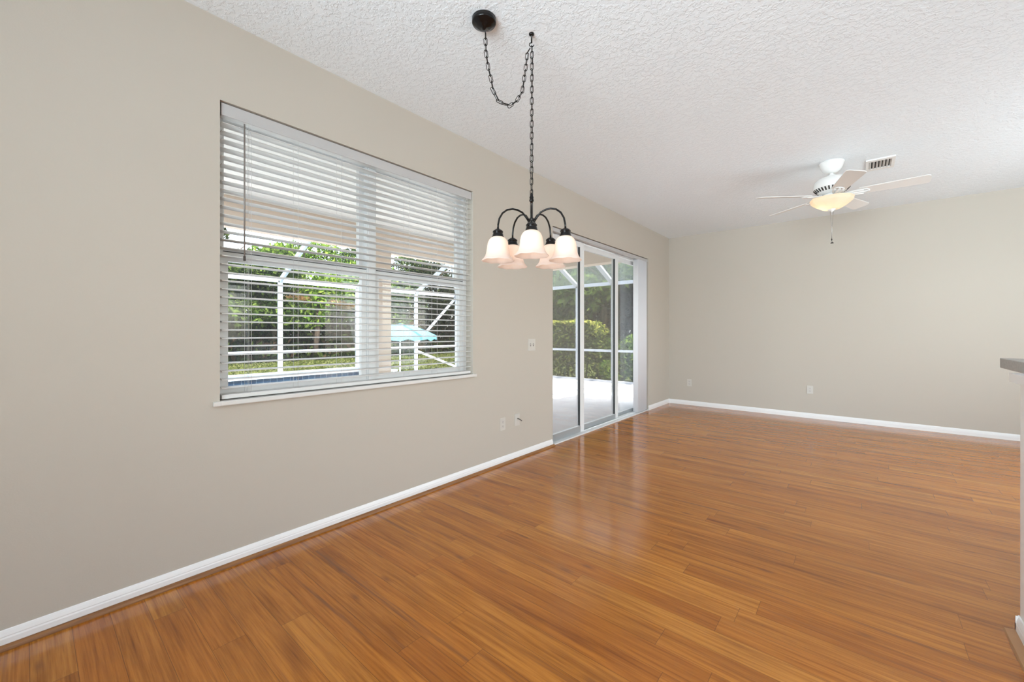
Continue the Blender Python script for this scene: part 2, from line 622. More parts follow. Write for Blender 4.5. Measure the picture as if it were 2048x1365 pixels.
# unseen eaves added to block the sun, unseen paving added to bounce daylight
struct(MB().box(XR + WT, XR + 1.9, YF - 1.9, D + 1.0, H + 0.02, H + 0.15).box(-WT, XR + WT, YF - 1.9, YF - WT, H + 0.02, H + 0.15).build('sun_block_eaves', M_LCEIL), 'unseen eaves added to block the sun on the right and front', 'roof')
struct(MB().box(XR + WT, 16.0, -14.0, 14.0, -0.35, -0.20).box(-3.0, XR + WT, -14.0, YF - WT, -0.35, -0.20).build('bounce_paving', M_BOUNCE), 'unseen concrete paving added to bounce daylight into the room', 'paving')
for nm, y0, y1, z0_, z1_ in (('fill_window_2', 0.3, 2.5, 1.05, 2.10), ('fill_window_3', 3.8, 6.4, 0.25, 2.45)):  # unseen windows added as openings for the fill lamps
    wf = MB()
    ym = (y0 + y1) / 2
    for a_, c_ in ((y0, ym), (ym, y1)):
        wf.box(XR + 0.08, XR + 0.14, a_, a_ + 0.03, z0_, z1_).box(XR + 0.08, XR + 0.14, c_ - 0.03, c_, z0_, z1_)
        wf.box(XR + 0.08, XR + 0.14, a_ + 0.03, c_ - 0.03, z0_, z0_ + 0.04).box(XR + 0.08, XR + 0.14, a_ + 0.03, c_ - 0.03, z1_ - 0.04, z1_)
    wfo = struct(wf.build(nm, M_FRAME), 'unseen white framed window added on the kitchen side for fill light', 'window')
    MB().box(XR + 0.108, XR + 0.112, y0 + 0.03, y1 - 0.03, z0_ + 0.04, z1_ - 0.04).build('pane', M_GLASS, wfo)
wf = MB()  # another added window, unseen in the wall behind the camera
for a_, c_ in ((1.2, 2.7), (2.7, 4.2)):
    wf.box(a_, a_ + 0.03, YF - 0.14, YF - 0.08, 0.45, 2.55).box(c_ - 0.03, c_, YF - 0.14, YF - 0.08, 0.45, 2.55)
    wf.box(a_ + 0.03, c_ - 0.03, YF - 0.14, YF - 0.08, 0.45, 0.49).box(a_ + 0.03, c_ - 0.03, YF - 0.14, YF - 0.08, 2.51, 2.55)
wfo = struct(wf.build('fill_window_4', M_FRAME), 'unseen white framed window added behind the camera for fill light', 'window')
MB().box(1.23, 4.17, YF - 0.112, YF - 0.108, 0.49, 2.51).build('pane', M_GLASS, wfo)

# half wall under the bar counter
PX, PY = 3.035, 2.605
struct(MB().box(PX, XR, 2.25, PY, FZ, 1.050).build('wall_half', M_WHITE), 'white half wall carrying the grey bar counter', 'wall')

# baseboards (profiled)
bb = [(0.0, 0.0), (0.012, 0.0), (0.012, 0.040), (0.010, 0.046), (0.0105, 0.050), (0.007, 0.062), (0.004, 0.070), (0.0, 0.072)]
bl = MB()
prof = [(x, z + FZ) for x, z in bb]
bl.prism_y(prof, YF, DY0 - 0.012)
bl.prism_y(prof, DY1 + 0.004, D)
struct(bl.build('baseboard_left', M_WHITE), 'white moulded baseboard along the window wall', 'baseboard')
bk = MB()
bk.prism_x([(D - y, z + FZ) for y, z in bb], 0.0, XR)
struct(bk.build('baseboard_back', M_WHITE), 'white moulded baseboard along the far wall', 'baseboard')
bh = MB()
bh.prism_y([(PX - x, z + FZ) for x, z in bb], 2.25, PY + 0.012)
bh.prism_x([(PY + y, z + FZ) for y, z in bb], PX - 0.012, XR)
struct(bh.build('baseboard_half_wall', M_WHITE), 'white moulded baseboard around the half wall', 'baseboard')
q = [(0.0, 0.0)] + [(0.019 * math.cos(a), 0.019 * math.sin(a)) for a in [i * PI / 2 / 6 for i in range(7)]]
struct(MB().prism_y([(0.012 + x, z + FZ) for x, z in q], YF, DY0 + 0.004).build('trim_1', M_QROUND), 'brown quarter round strip at the foot of the window wall', 'trim')
struct(MB().prism_y([(PX - 0.012 - x, z + FZ) for x, z in [(0, 0), (0.034, 0), (0.030, 0.008), (0.0, 0.012)]], 2.25, PY + 0.005).build('trim_2', M_FLATTRIM), 'flat brown strip at the foot of the half wall', 'trim')

# bar counter
ct = empty('bar_counter', (3.045, 2.98, 1.052))
tag(ct, 'grey laminate bar counter overhanging the white half wall', 'counter')
cb_ = MB().box(0.0, XR - 3.045 - 0.01, -0.80, 0.0, 0.0, 0.046)
cb_.build('countertop', M_COUNTER, ct, bevel=0.003)
MB().box(PX - 0.022 - 3.045, PX - 0.001 - 3.045, 2.25 - 2.98, 2.645 - 2.98, -0.036, -0.001).box(PX - 0.001 - 3.045, XR - 3.045 - 0.02, PY + 0.001 - 2.98, 2.645 - 2.98, -0.036, -0.001).build('support_moulding', M_WHITE, ct)

# ------------------------------------------------------------------ window
win = struct(empty('window_1', (-0.12, (WY0 + WY1) / 2, WZ0)), 'white framed double window with four panes behind the blind', 'window')


def rect_frame(mb, x0, x1, y0, y1, z0, z1, l, r, bt, tp):
    mb.box(x0, x1, y0, y0 + l, z0, z1)
    mb.box(x0, x1, y1 - r, y1, z0, z1)
    mb.box(x0, x1, y0 + l, y1 - r, z0, z0 + bt)
    mb.box(x0, x1, y0 + l, y1 - r, z1 - tp, z1)


OX, OY, OZ = -0.12, (WY0 + WY1) / 2, WZ0
fr = MB()
SILL = 0.862
for y0, y1 in ((WY0, 1.566), (1.566, WY1)):
    rect_frame(fr, -0.175 - OX, -0.085 - OX, y0 - OY, y1 - OY, SILL - OZ, WZ1 - OZ, 0.035, 0.035, 0.03, 0.055)
fr.box(-0.18 - OX, -0.078 - OX, 1.540 - OY, 1.592 - OY, SILL - OZ, WZ1 - OZ)
fr.build('window_frame', M_FRAME, win)
MB().prism_y([(-0.20 - OX, 0), (0.018 - OX, 0), (0.020 - OX, 0.004), (0.020 - OX, 0.020), (0.016 - OX, 0.024), (-0.20 - OX, 0.024)], WY0 + 0.001 - OY, WY1 - 0.001 - OY).box(0.0 - OX, 0.018 - OX, WY0 - 0.03 - OY, WY1 + 0.03 - OY, 0.001, 0.023).build('window_sill', M_MARBLE, win)
for (y0, y1) in ((0.682, 1.531), (1.601, 2.442)):
    # upper light
    up = MB()
    rect_frame(up, -0.165 - OX, -0.130 - OX, y0 - OY, y1 - OY, 1.625 - OZ, 2.376 - OZ, 0.016, 0.036, 0.064, 0.016)
    u = up.build('sash', M_FRAME, win)
    MB().box(-0.150 - OX, -0.146 - OX, y0 + 0.016 - OY, y1 - 0.036 - OY, 1.689 - OZ, 2.36 - OZ).build('pane', M_GLASS, u)
    lo = MB()
    rect_frame(lo, -0.128 - OX, -0.092 - OX, y0 - OY, y1 - OY, 0.892 - OZ, 1.658 - OZ, 0.026, 0.036, 0.024, 0.050)
    l_ = lo.build('sash', M_FRAME, win)
    MB().box(-0.112 - OX, -0.108 - OX, y0 + 0.026 - OY, y1 - 0.036 - OY, 0.916 - OZ, 1.608 - OZ).build('pane', M_GLASS, l_)
    MB().box(-0.1285 - OX, -0.0915 - OX, y0 - OY, y1 - OY, 1.6585 - OZ, 1.6625 - OZ).build('sash_gasket', M_GASKET, l_)

# horizontal blind
blind = empty('window_blind', (-0.045, OY, WZ0 + 0.026))
tag(blind, 'white wooden horizontal blind lowered over the double window', 'blind')
BX, BY, BZ = -0.045, OY, WZ0 + 0.026
Y0, Y1 = WY0 + 0.008, WY1 - 0.008
hr = MB().box(-0.072 - BX, -0.016 - BX, Y0 + 0.004 - BY, Y1 - 0.004 - BY, 2.366 - BZ, 2.424 - BZ)
hr.build('headrail', M_SLAT, blind, bevel=0.003)
MB().box(-0.0155 - BX, -0.009 - BX, Y0 - BY, Y1 - BY, 2.360 - BZ, 2.424 - BZ).build('valance', M_VALANCE, blind, bevel=0.002)
sl = MB()
PITCH = 0.0437
z0 = 1.757
ks = [k for k in range(-22, 16) if 0.905 < z0 + k * PITCH < 2.345]
for k in ks:
    zc = z0 + k * PITCH
    n = 8
    top, bot = [], []
    for i in range(n + 1):
        t = i / n * 2 - 1
        x = -0.045 + 0.0325 * t
        cz = zc + 0.0045 * (1 - t * t) - 0.0015
        top.append((x, cz + 0.0015)); bot.append((x, cz - 0.0015))
    sl.prism_y([(x - BX, z - BZ) for x, z in bot] + [(x - BX, z - BZ) for x, z in reversed(top)], Y0 + 0.004 - BY, Y1 - 0.004 - BY)
sl.build('slats', M_SLAT, blind)
MB().box(-0.076 - BX, -0.014 - BX, Y0 + 0.004 - BY, Y1 - 0.004 - BY, 0.868 - BZ, 0.890 - BZ).build('bottom_rail', M_SLAT, blind, bevel=0.003)
cd = MB()
for yc in (0.789, 1.041, 1.310, 1.830, 2.094, 2.385):
    for xo in (-0.0115, -0.0785):
        for dy in ((-0.006, 0.006) if yc in (0.789, 2.385) else (0.0,)):
            cd.tube([(xo - BX, yc + dy - BY, 0.89 - BZ), (xo - BX, yc + dy - BY, 2.362 - BZ)], 0.0009, 5)
cd.build('ladder_cords', M_CORD, blind)
wd = MB().tube([(0.002 - BX, 0.758 - BY, 2.345 - BZ), (0.002 - BX, 0.758 - BY, 1.63 - BZ)], 0.0042, 8)
wo = wd.build('tilt_wand', M_WAND, blind)
MB().tube([(0.002 - BX, 0.758 - BY, 1.632 - BZ), (0.002 - BX, 0.758 - BY, 1.606 - BZ)], 0.0062, 10).build('wand_tip', M_FOB, wo)
lc = MB()
for dy in (0.0, 0.010):
    lc.tube([(0.0 - BX, 2.400 + dy - BY, 2.36 - BZ), (0.001 - BX, 2.401 + dy - BY, 1.72 - BZ)], 0.0011, 5)
lc.build('lift_cord', M_CORD, blind)

# ------------------------------------------------------------------ sliding glass door
door = struct(empty('door_1', (-0.10, (DY0 + DY1) / 2, FZ)), 'white three panel sliding glass door onto the patio', 'door')
EX, EY, EZ = -0.10, (DY0 + DY1) / 2, FZ
fm = MB()
fm.box(-0.19 - EX, -0.090 - EX, DY0 - EY, DY0 + 0.03 - EY, 0, DZ1 - EZ)
fm.box(-0.19 - EX, -0.090 - EX, DY1 - 0.03 - EY, DY1 - EY, 0, DZ1 - EZ)
fm.box(-0.19 - EX, -0.090 - EX, DY0 + 0.03 - EY, DY1 - 0.03 - EY, DZ1 - 0.045 - EZ, DZ1 - EZ)
fm.build('door_frame', M_FRAME, door)
tk = MB()
tk.box(-0.20 - EX, 0.002 - EX, DY0 + 0.001 - EY, DY1 - 0.001 - EY, -0.03, 0.004)
tk.box(-0.020 - EX, 0.004 - EX, DY0 + 0.001 - EY, DY1 - 0.001 - EY, 0.004, 0.012)
for xo in (-0.075, -0.115, -0.155):
    tk.box(xo - 0.002 - EX, xo + 0.002 - EX, DY0 + 0.031 - EY, DY1 - 0.031 - EY, 0.004, 0.014)
tk.build('door_track', M_FRAME, door)
panels = [(-0.070, 3.705, 4.435, 0.078, 'inner'), (-0.110, 4.395, 5.452, 0.060, 'mid'), (-0.150, 5.395, 6.290, 0.045, 'outer')]
for xc, y0, y1, rail, nm in panels:
    p = MB()
    rect_frame(p, xc - 0.016 - EX, xc + 0.016 - EX, y0 - EY, y1 - EY, 0.014, 2.325, 0.040, 0.088, rail, 0.060)
    po = p.build('door_panel', M_FRAME, door)
    MB().box(xc - 0.003 - EX, xc + 0.003 - EX, y0 + 0.040 - EY, y1 - 0.088 - EY, 0.014 + rail, 2.265).build('pane', M_GLASS, po)
    MB().box(xc - 0.012 - EX, xc + 0.012 - EX, y1 - 0.095 - EY, y1 - 0.088 - EY, 0.014 + rail, 2.265).build('gasket', M_GASKET, po)
    MB().box(xc + 0.0155 - EX, xc + 0.0185 - EX, y0 + 0.041 - EY, y1 - 0.089 - EY, 0.015, 0.013 + rail).build('bottom_rail', M_ALU, po)

vb = empty('vertical_blind', (-0.035, DY1, FZ))
tag(vb, 'white vertical blind drawn back into a stack at far end of sliding door', 'blind')
MB().box(-0.024, 0.024, DY0 + 0.01 - DY1, -0.006, DZ1 - 0.050 - FZ, DZ1 - 0.008 - FZ).build('headrail', M_VALANCE, vb, bevel=0.002)
for i in range(18):
    yc = 5.950 + i * 0.0185 - DY1
    v = MB()
    nn = 5
    for side in (0,):
        prof_ = []
        for k in range(nn + 1):
            t = k / nn
            prof_.append((-0.040 + 0.0 + 0.083 * t - 0.012, yc + 0.004 * math.sin(PI * t) + (0.0 if i else 0.0)))
        vs = []
        for (x, y) in prof_:
            vs += [(x, y - 0.0008, 0.022), (x, y - 0.0008, DZ1 - 0.053 - FZ), (x, y + 0.0008, 0.022), (x, y + 0.0008, DZ1 - 0.053 - FZ)]
        fs = []
        for k in range(nn):
            a = 4 * k
            fs += [(a, a + 4, a + 5, a + 1), (a + 2, a + 3, a + 7, a + 6), (a, a + 2, a + 6, a + 4), (a + 1, a + 5, a + 7, a + 3)]
        fs += [(0, 1, 3, 2), (4 * nn, 4 * nn + 2, 4 * nn + 3, 4 * nn + 1)]
        v.add(vs, fs, True)
    v.build('vane', M_VANE, vb)

# ------------------------------------------------------------------ wall plates


def duplex(name, loc, facing, label, group=None):
    """facing 'x' : on the left wall, 'y' : on the back wall"""
    r = empty(name, loc)
    tag(r, label, 'outlet', group)

    def bx(mb, a0, a1, d0, d1, z0, z1):
        if facing == 'x':
            mb.box(d0, d1, a0, a1, z0, z1)
        else:
            mb.box(a0, a1, -d1, -d0, z0, z1)
        return mb
    bx(MB(), -0.036, 0.036, 0, 0.006, -0.058, 0.058).build('cover_plate', M_PLATE, r, bevel=0.002)
    for zc in (-0.020, 0.020):
        f = bx(MB(), -0.016, 0.016, 0.006, 0.008, zc - 0.014, zc + 0.014).build('receptacle', M_TOGGLE, r, bevel=0.001)
        s = MB()
        for a in (-0.006, 0.006):
            bx(s, a - 0.0012, a + 0.0012, 0.008, 0.0086, zc - 0.002, zc + 0.008)
        bx(s, -0.002, 0.002, 0.008, 0.0086, zc - 0.010, zc - 0.006)
        s.build('slots', M_PLUG, f)
    return r


duplex('wall_outlet', (0.0, 2.859, 0.364), 'x', 'ivory duplex outlet low on window wall, left of the cable plate')
duplex('wall_outlet', (0.344, D, 0.368), 'y', 'small outlet on far wall close to the corner by the door')
duplex('wall_outlet', (1.998, D, 0.399), 'y', 'white outlet low on far wall under the ceiling fan')

cp = empty('cable_plate', (0.0, 3.071, 0.372))
tag(cp, 'ivory cable plate with short dark cable beside the window wall outlet', 'outlet')
MB().box(0, 0.006, -0.036, 0.036, -0.058, 0.058).build('cover_plate', M_PLATE, cp, bevel=0.002)
MB().tube([(0.006, 0.0, 0.012), (0.020, 0.002, 0.011), (0.034, 0.012, 0.002), (0.040, 0.026, -0.010)], 0.0045, 8).build('coax_stub', M_FOB, cp)

sw = empty('light_switch', (0.0, 3.302, 1.094))
tag(sw, 'ivory double light switch on wall between window and sliding door', 'switch')
MB().box(0, 0.006, -0.058, 0.058, -0.060, 0.060).build('cover_plate', M_PLATE, sw, bevel=0.002)
for yc in (-0.023, 0.023):
    MB().box(0.006, 0.0075, yc - 0.007, yc + 0.007, -0.014, 0.014).build('toggle_surround', M_PLUG, sw)
    MB().prism_y([(0.006, -0.006), (0.018, 0.002), (0.018, 0.008), (0.006, 0.010)], yc - 0.0045, yc + 0.0045).build('toggle', M_TOGGLE, sw)

# ------------------------------------------------------------------ ceiling vent
vt = empty('ceiling_vent', (2.690, 5.320, H))
tag(vt, 'white metal air vent with dark slots in ceiling behind the fan', 'vent')
fv = MB()
X0, X1, V0, V1 = -0.105, 0.105, -0.165, 0.165
fv.box(X0, X0 + 0.022, V0, V1, -0.012, 0)
fv.box(X1 - 0.022, X1, V0, V1, -0.012, 0)
fv.box(X0 + 0.022, X1 - 0.022, V0, V0 + 0.05, -0.012, 0)
fv.box(X0 + 0.022, X1 - 0.022, V1 - 0.05, V1, -0.012, 0)
fv.build('vent_frame', M_FANWH, vt)
MB().box(X0 + 0.023, X1 - 0.023, V0 + 0.051, V1 - 0.051, -0.003, -0.001).build('vent_throat', M_SLOT, vt)
lv = MB()
for i in range(7):
    xc = X0 + 0.030 + i * 0.025
    lv.prism_y([(xc - 0.006, -0.003), (xc - 0.004, -0.003), (xc + 0.008, -0.015), (xc + 0.006, -0.015)], V0 + 0.051, V1 - 0.051)
lv.build('louvres', M_FANWH, vt)

# ------------------------------------------------------------------ ceiling fan
FX, FY = 2.333, 4.995
fan = empty('ceiling_fan', (FX, FY, H))
tag(fan, 'white five blade ceiling fan with lit bowl light', 'fan')
FH = H


def fz(z):
    return z - FH


MB().lathe([(0.0, fz(2.855)), (0.098, fz(2.855)), (0.100, fz(2.846)), (0.094, fz(2.838)), (0.088, fz(2.810)), (0.070, fz(2.775)), (0.040, fz(2.752)), (0.030, fz(2.748)), (0.0, fz(2.748))], n=40).build('canopy', M_FANWH, fan)
MB().lathe([(0.016, fz(2.75)), (0.016, fz(2.735)), (0.030, fz(2.733)), (0.030, fz(2.722)), (0.017, fz(2.718)), (0.017, fz(2.70))], n=24).build('downrod', M_FANWH, fan)
MB().lathe([(0.0, fz(2.722)), (0.040, fz(2.722)), (0.060, fz(2.712)), (0.105, fz(2.700)), (0.136, fz(2.672)), (0.145, fz(2.640)), (0.146, fz(2.610)), (0.140, fz(2.598)), (0.118, fz(2.575)), (0.090, fz(2.556)), (0.078, fz(2.548)), (0.0, fz(2.548))], n=48).build('motor_housing', M_FANWH, fan)
vs_ = MB()
for k in range(30):
    a = 2 * PI * k / 30
    p0 = Vector((0.142 * math.cos(a), 0.142 * math.sin(a), fz(2.5985)))
    p1 = Vector((0.1155 * math.cos(a), 0.1155 * math.sin(a), fz(2.5705)))
    vs_.bar(p0, p1, 0.012, 0.003, up=(math.cos(a), math.sin(a), -1))
vs_.build('cooling_slots', M_SLOT, fan)
BZ_ = fz(2.535)
for k in range(5):
    a = math.radians(-1.5 + 72 * k)
    ca, sa = math.cos(a), math.sin(a)
    pitch = math.radians(-13)

    def tf(r, t, h):
        """r along the blade, t across, h up, pitched about the blade axis"""
        tt = t * math.cos(pitch) - h * math.sin(pitch)
        hh = t * math.sin(pitch) + h * math.cos(pitch)
        return (r * ca - tt * sa, r * sa + tt * ca, BZ_ + hh)
    outline = []
    r0, r1, w0, w1 = 0.205, 0.672, 0.056, 0.070
    pts_ = [(r0, -w0)]
    rc = 0.030
    for i in range(6):
        an = -PI / 2 + i * PI / 10
        pts_.append((r1 - rc + rc * math.cos(an), -w1 + rc + rc * math.sin(an)))
    for i in range(6):
        an = i * PI / 10
        pts_.append((r1 - rc + rc * math.cos(an), w1 - rc + rc * math.sin(an)))
    pts_.append((r0, w0))
    n = len(pts_)
    vs = [tf(r, t, -0.003) for r, t in pts_] + [tf(r, t, 0.003) for r, t in pts_]
    fs = [tuple(range(n - 1, -1, -1)), tuple(range(n, 2 * n))] + [(i, (i + 1) % n, (i + 1) % n + n, i + n) for i in range(n)]
    MB().add(vs, fs).build('blade', M_BLADE, fan)
    ir = MB()
    # blade iron: two curved prongs meeting a rounded plate under the blade
    for sgn in (-1, 1):
        path = []
        for i in range(9):
            t = i / 8
            r = 0.085 + 0.150 * t
            path.append(tf(r, sgn * 0.034 * math.sin(PI * t * 0.62), -0.012 + 0.012 * (1 - t) ** 2))
        ir.tube(path, [0.008] * 9, 8)
    arc = []
    for i in range(13):
        an = -PI * 0.5 + PI * i / 12
        arc.append(tf(0.228 + 0.045 * math.cos(an), 0.036 * math.sin(an), -0.009))
    ir.tube(arc, 0.006, 8)
    ir.tube([tf(0.09, 0, -0.004), tf(0.16, 0, -0.012), tf(0.27, 0, -0.010)], 0.009, 8)
    ir.build('blade_iron', M_FANWH, fan)
MB().lathe([(0.0, fz(2.549)), (0.062, fz(2.549)), (0.066, fz(2.535)), (0.060, fz(2.520)), (0.060, fz(2.512)), (0.0, fz(2.512))], n=32).build('switch_housing', M_FANWH, fan)


def bowl_w(r, z, a):
    return r * (1 + 0.02 * math.cos(10 * a) * (1 if r > 0.05 else 0)), z


MB().lathe([(0.150, fz(2.506)), (0.168, fz(2.506)), (0.170, fz(2.500)), (0.164, fz(2.494)), (0.165, fz(2.484)), (0.158, fz(2.470)), (0.135, fz(2.448)), (0.105, fz(2.428)), (0.070, fz(2.408)), (0.050, fz(2.402)), (0.030, fz(2.404))], n=60, wav=bowl_w).build('light_bowl', M_BOWL, fan)
MB().lathe([(0.0, fz(2.512)), (0.060, fz(2.512)), (0.152, fz(2.509)), (0.153, fz(2.506)), (0.0, fz(2.506))], n=40).build('bowl_fitter', M_FANWH, fan)
MB().lathe([(0.0, fz(2.410)), (0.034, fz(2.408)), (0.030, fz(2.398)), (0.016, fz(2.388)), (0.011, fz(2.378)), (0.0, fz(2.374))], n=24).build('finial', M_FANWH, fan)
for k, (dx, top) in enumerate(((-0.014, 2.39), (0.018, 2.39))):
    ch = MB()
    x1 = 0.001 if k == 0 else 0.004
    zb_ = 2.12 if k == 0 else 2.09
    dx_, dy_ = math.cos(YAW), math.sin(YAW)
    pth = [(dx * dx_, dx * dy_, fz(top)), ((dx * 0.6) * dx_, (dx * 0.6) * dy_, fz(2.31)), (x1 * dx_, x1 * dy_, fz(2.24)), (x1 * dx_, x1 * dy_, fz(zb_))]
    ch.tube(pth, 0.0017, 6)
    co = ch.build('pull_chain', M_CHAINW, fan)
    fb = MB()
    if k == 0:
        fb.lathe([(0.0, fz(zb_ + 0.004)), (0.005, fz(zb_)), (0.006, fz(zb_ - 0.012)), (0.0, fz(zb_ - 0.020))], c=(x1 * dx_, x1 * dy_, 0), n=12)
    else:
        fb.lathe([(0.0, fz(zb_ + 0.002)), (0.005, fz(zb_ - 0.002)), (0.013, fz(zb_ - 0.010)), (0.012, fz(zb_ - 0.014)), (0.0, fz(zb_ - 0.012))], c=(x1 * dx_, x1 * dy_, 0), n=14)
    fb.build('pull_fob', M_FOB, co)


def point(name, loc, power, color, radius, parent=None):
    l = bpy.data.lights.new(name, 'POINT')
    l.energy = power
    l.color = color
    l.shadow_soft_size = radius
    o = bpy.data.objects.new(name, l)
    COL.objects.link(o)
    o.location = loc
    if parent:
        o.parent = parent
    return o


point('fan_bulb_light', (-0.045, -0.01, fz(2.462)), 0.32, (1.0, 0.80, 0.52), 0.022, fan)
point('fan_bulb_light', (0.05, 0.03, fz(2.462)), 0.08, (1.0, 0.80, 0.52), 0.022, fan)

# ------------------------------------------------------------------ chandelier
CX, CY = 1.167, 1.783
QX, QY = 1.043, 1.538
chd = empty('chandelier', (CX, CY, H))
tag(chd, 'dark bronze five arm chandelier with frosted bell shades hanging from a swagged chain', 'chandelier')


def cz(z):
    return z - H


MB().lathe([(0.0, 0.0), (0.0625, 0.0), (0.0625, -0.022), (0.060, -0.026), (0.050, -0.030), (0.044, -0.036), (0.030, -0.044), (0.012, -0.047), (0.006, -0.056), (0.0, -0.056)], c=(QX - CX, QY - CY, 0), n=40).build('ceiling_canopy', M_IRON, chd)
hk = MB().lathe([(0.0, 0.0), (0.015, 0.0), (0.014, -0.006), (0.008, -0.011), (0.004, -0.014), (0.004, -0.050), (0.0, -0.050)], n=20)
hook_pts = [(0, 0, -0.048)]
for i in range(10):
    a = PI / 2 - i * PI * 1.5 / 9
    hook_pts.append((-0.011 * math.cos(a) * 0.8, -0.011 * math.cos(a) * 0.8, -0.060 + 0.011 * math.sin(a)))
hk.tube(hook_pts, 0.0025, 8)
hk.build('swag_hook', M_IRON, chd)

# chain: swag between canopy and hook, then straight down to the stem


def link(mb, p, t, roll, length=0.040, wid=0.017, r=0.0019):
    t = t.normalized()
    a = Vector((0, 0, 1)) if abs(t.z) < 0.9 else Vector((math.cos(YAW), math.sin(YAW), 0))
    n = (a - t * a.dot(t)).normalized()
    bb_ = t.cross(n)
    side = n * math.cos(roll) + bb_ * math.sin(roll)
    pts = []
    hl = length / 2 - wid / 2
    m = 8
    for i in range(m + 1):
        an = -PI / 2 + PI * i / m
        pts.append(p + t * (hl + wid / 2 * math.cos(an)) + side * (wid / 2 * math.sin(an)))
    for i in range(m + 1):
        an = PI / 2 + PI * i / m
        pts.append(p + t * (-hl + wid / 2 * math.cos(an)) + side * (wid / 2 * math.sin(an)))
    mb.ring(pts, r, 6)


swag_px = [(404, 372), (410, 600), (435, 770), (465, 900), (487, 1030), (545, 1150), (615, 1185), (680, 1200), (750, 1150), (815, 1045), (832, 930), (852, 800), (866, 690), (874, 600), (905, 545)]
A = Vector((QX, QY)); B_ = Vector((CX, CY))
sy_, cy_ = math.sin(YAW), math.cos(YAW)
swag = []
for zx, zy in swag_px:
    px, py = 900 + zx / 5.686, zy / 5.686
    u = (px - 968.5) / (1062.5 - 968.5)
    P = A + (B_ - A) * u
    fw = -(P.x - CAM[0]) * sy_ + (P.y - CAM[1]) * cy_
    swag.append(Vector((P.x - CX, P.y - CY, 1.22 - (py - 665.2) / 820.6 * fw - H)))


def walk(path, step):
    out = []
    acc = 0.0
    nxt = step / 2
    for i in range(len(path) - 1):
        a, c = path[i], path[i + 1]
        l_ = (c - a).length
        while nxt <= acc + l_:
            t = (nxt - acc) / l_
            out.append((a.lerp(c, t), (c - a).normalized()))
            nxt += step
        acc += l_
    return out


chn = MB()
pts = walk(swag, 0.0315)
for i, (p, t) in enumerate(pts):
    link(chn, p, t, (0.15 if i % 2 else PI / 2 + 0.15) + random.uniform(-0.25, 0.25))
down = [Vector((0.002, 0.001, cz(2.786))), Vector((0, 0, cz(1.972)))]
for i, (p, t) in enumerate(walk(down, 0.0315)):
    link(chn, p, t, (0.5 if i % 2 else PI / 2 + 0.5) + random.uniform(-0.2, 0.2))
chn.build('chain', M_IRON, chd)
cw = MB()
cw.tube([v + Vector((0.002, 0.002, 0)) for v in swag], 0.0016, 6)
cw.tube([down[0] + Vector((0.001, 0.002, 0)), down[1] + Vector((0.001, 0.002, 0))], 0.0016, 6)
cw.build('chain_cord', M_IRON, chd)
MB().lathe([(0.0, cz(1.985)), (0.004, cz(1.984)), (0.005, cz(1.972)), (0.009, cz(1.966)), (0.012, cz(1.958)), (0.010, cz(1.950)), (0.0125, cz(1.945)), (0.0125, cz(1.938)), (0.0075, cz(1.934)), (0.0075, cz(1.850)), (0.010, cz(1.846)), (0.020, cz(1.838)), (0.022, cz(1.826)), (0.020, cz(1.812)), (0.012, cz(1.800)), (0.008, cz(1.792)), (0.006, cz(1.76)), (0.006, cz(1.662)), (0.010, cz(1.656)), (0.007, cz(1.650)), (0.008, cz(1.644)), (0.006, cz(1.637)), (0.0, cz(1.634))], n=24).build('stem', M_IRON, chd)
toward = math.atan2(CAM[1] - CY, CAM[0] - CX)
for k in range(5):
    a = toward + 2 * PI * k / 5
    ca, sa = math.cos(a), math.sin(a)
    ctrl = [(0.016, 1.826), (0.030, 1.846), (0.052, 1.872), (0.080, 1.884), (0.108, 1.887), (0.138, 1.880), (0.164, 1.860), (0.181, 1.830), (0.188, 1.795), (0.189, 1.770)]
    MB().tube([(r * ca, r * sa, cz(z)) for r, z in ctrl], 0.0052, 10).build('arm', M_IRON, chd)
    c = (0.189 * ca, 0.189 * sa, 0)
    f = MB().lathe([(0.0, cz(1.776)), (0.008, cz(1.775)), (0.022, cz(1.766)), (0.028, cz(1.760)), (0.028, cz(1.754)), (0.025, cz(1.752)), (0.027, cz(1.746)), (0.029, cz(1.742)), (0.029, cz(1.736)), (0.032, cz(1.733)), (0.032, cz(1.729)), (0.0, cz(1.729))], c=c, n=28)
    f.build('shade_fitter', M_IRON, chd)
    outer = [(0.030, 1.729), (0.036, 1.726), (0.046, 1.716), (0.053, 1.702), (0.057, 1.685), (0.060, 1.662), (0.064, 1.640), (0.070, 1.625), (0.079, 1.612), (0.087, 1.604)]
    inner = [(r - 0.003, z - 0.001) for r, z in reversed(outer)]

    def flare(r, z, an):
        if r > 0.072:
            return r * (1 + 0.010 * math.cos(8 * an)), z + 0.0015 * math.cos(8 * an)
        return r, z
    MB().lathe([(r, cz(z)) for r, z in outer + [(0.0865, 1.6025)] + inner], c=c, n=48, wav=flare).build('bell_shade', M_SHADE, chd)
    MB().lathe([(0.0, cz(1.728)), (0.012, cz(1.728)), (0.013, cz(1.705)), (0.020, cz(1.690)), (0.027, cz(1.668)), (0.028, cz(1.655)), (0.023, cz(1.638)), (0.012, cz(1.629)), (0.0, cz(1.627))], c=c, n=20).build('bulb', M_BULB, chd)

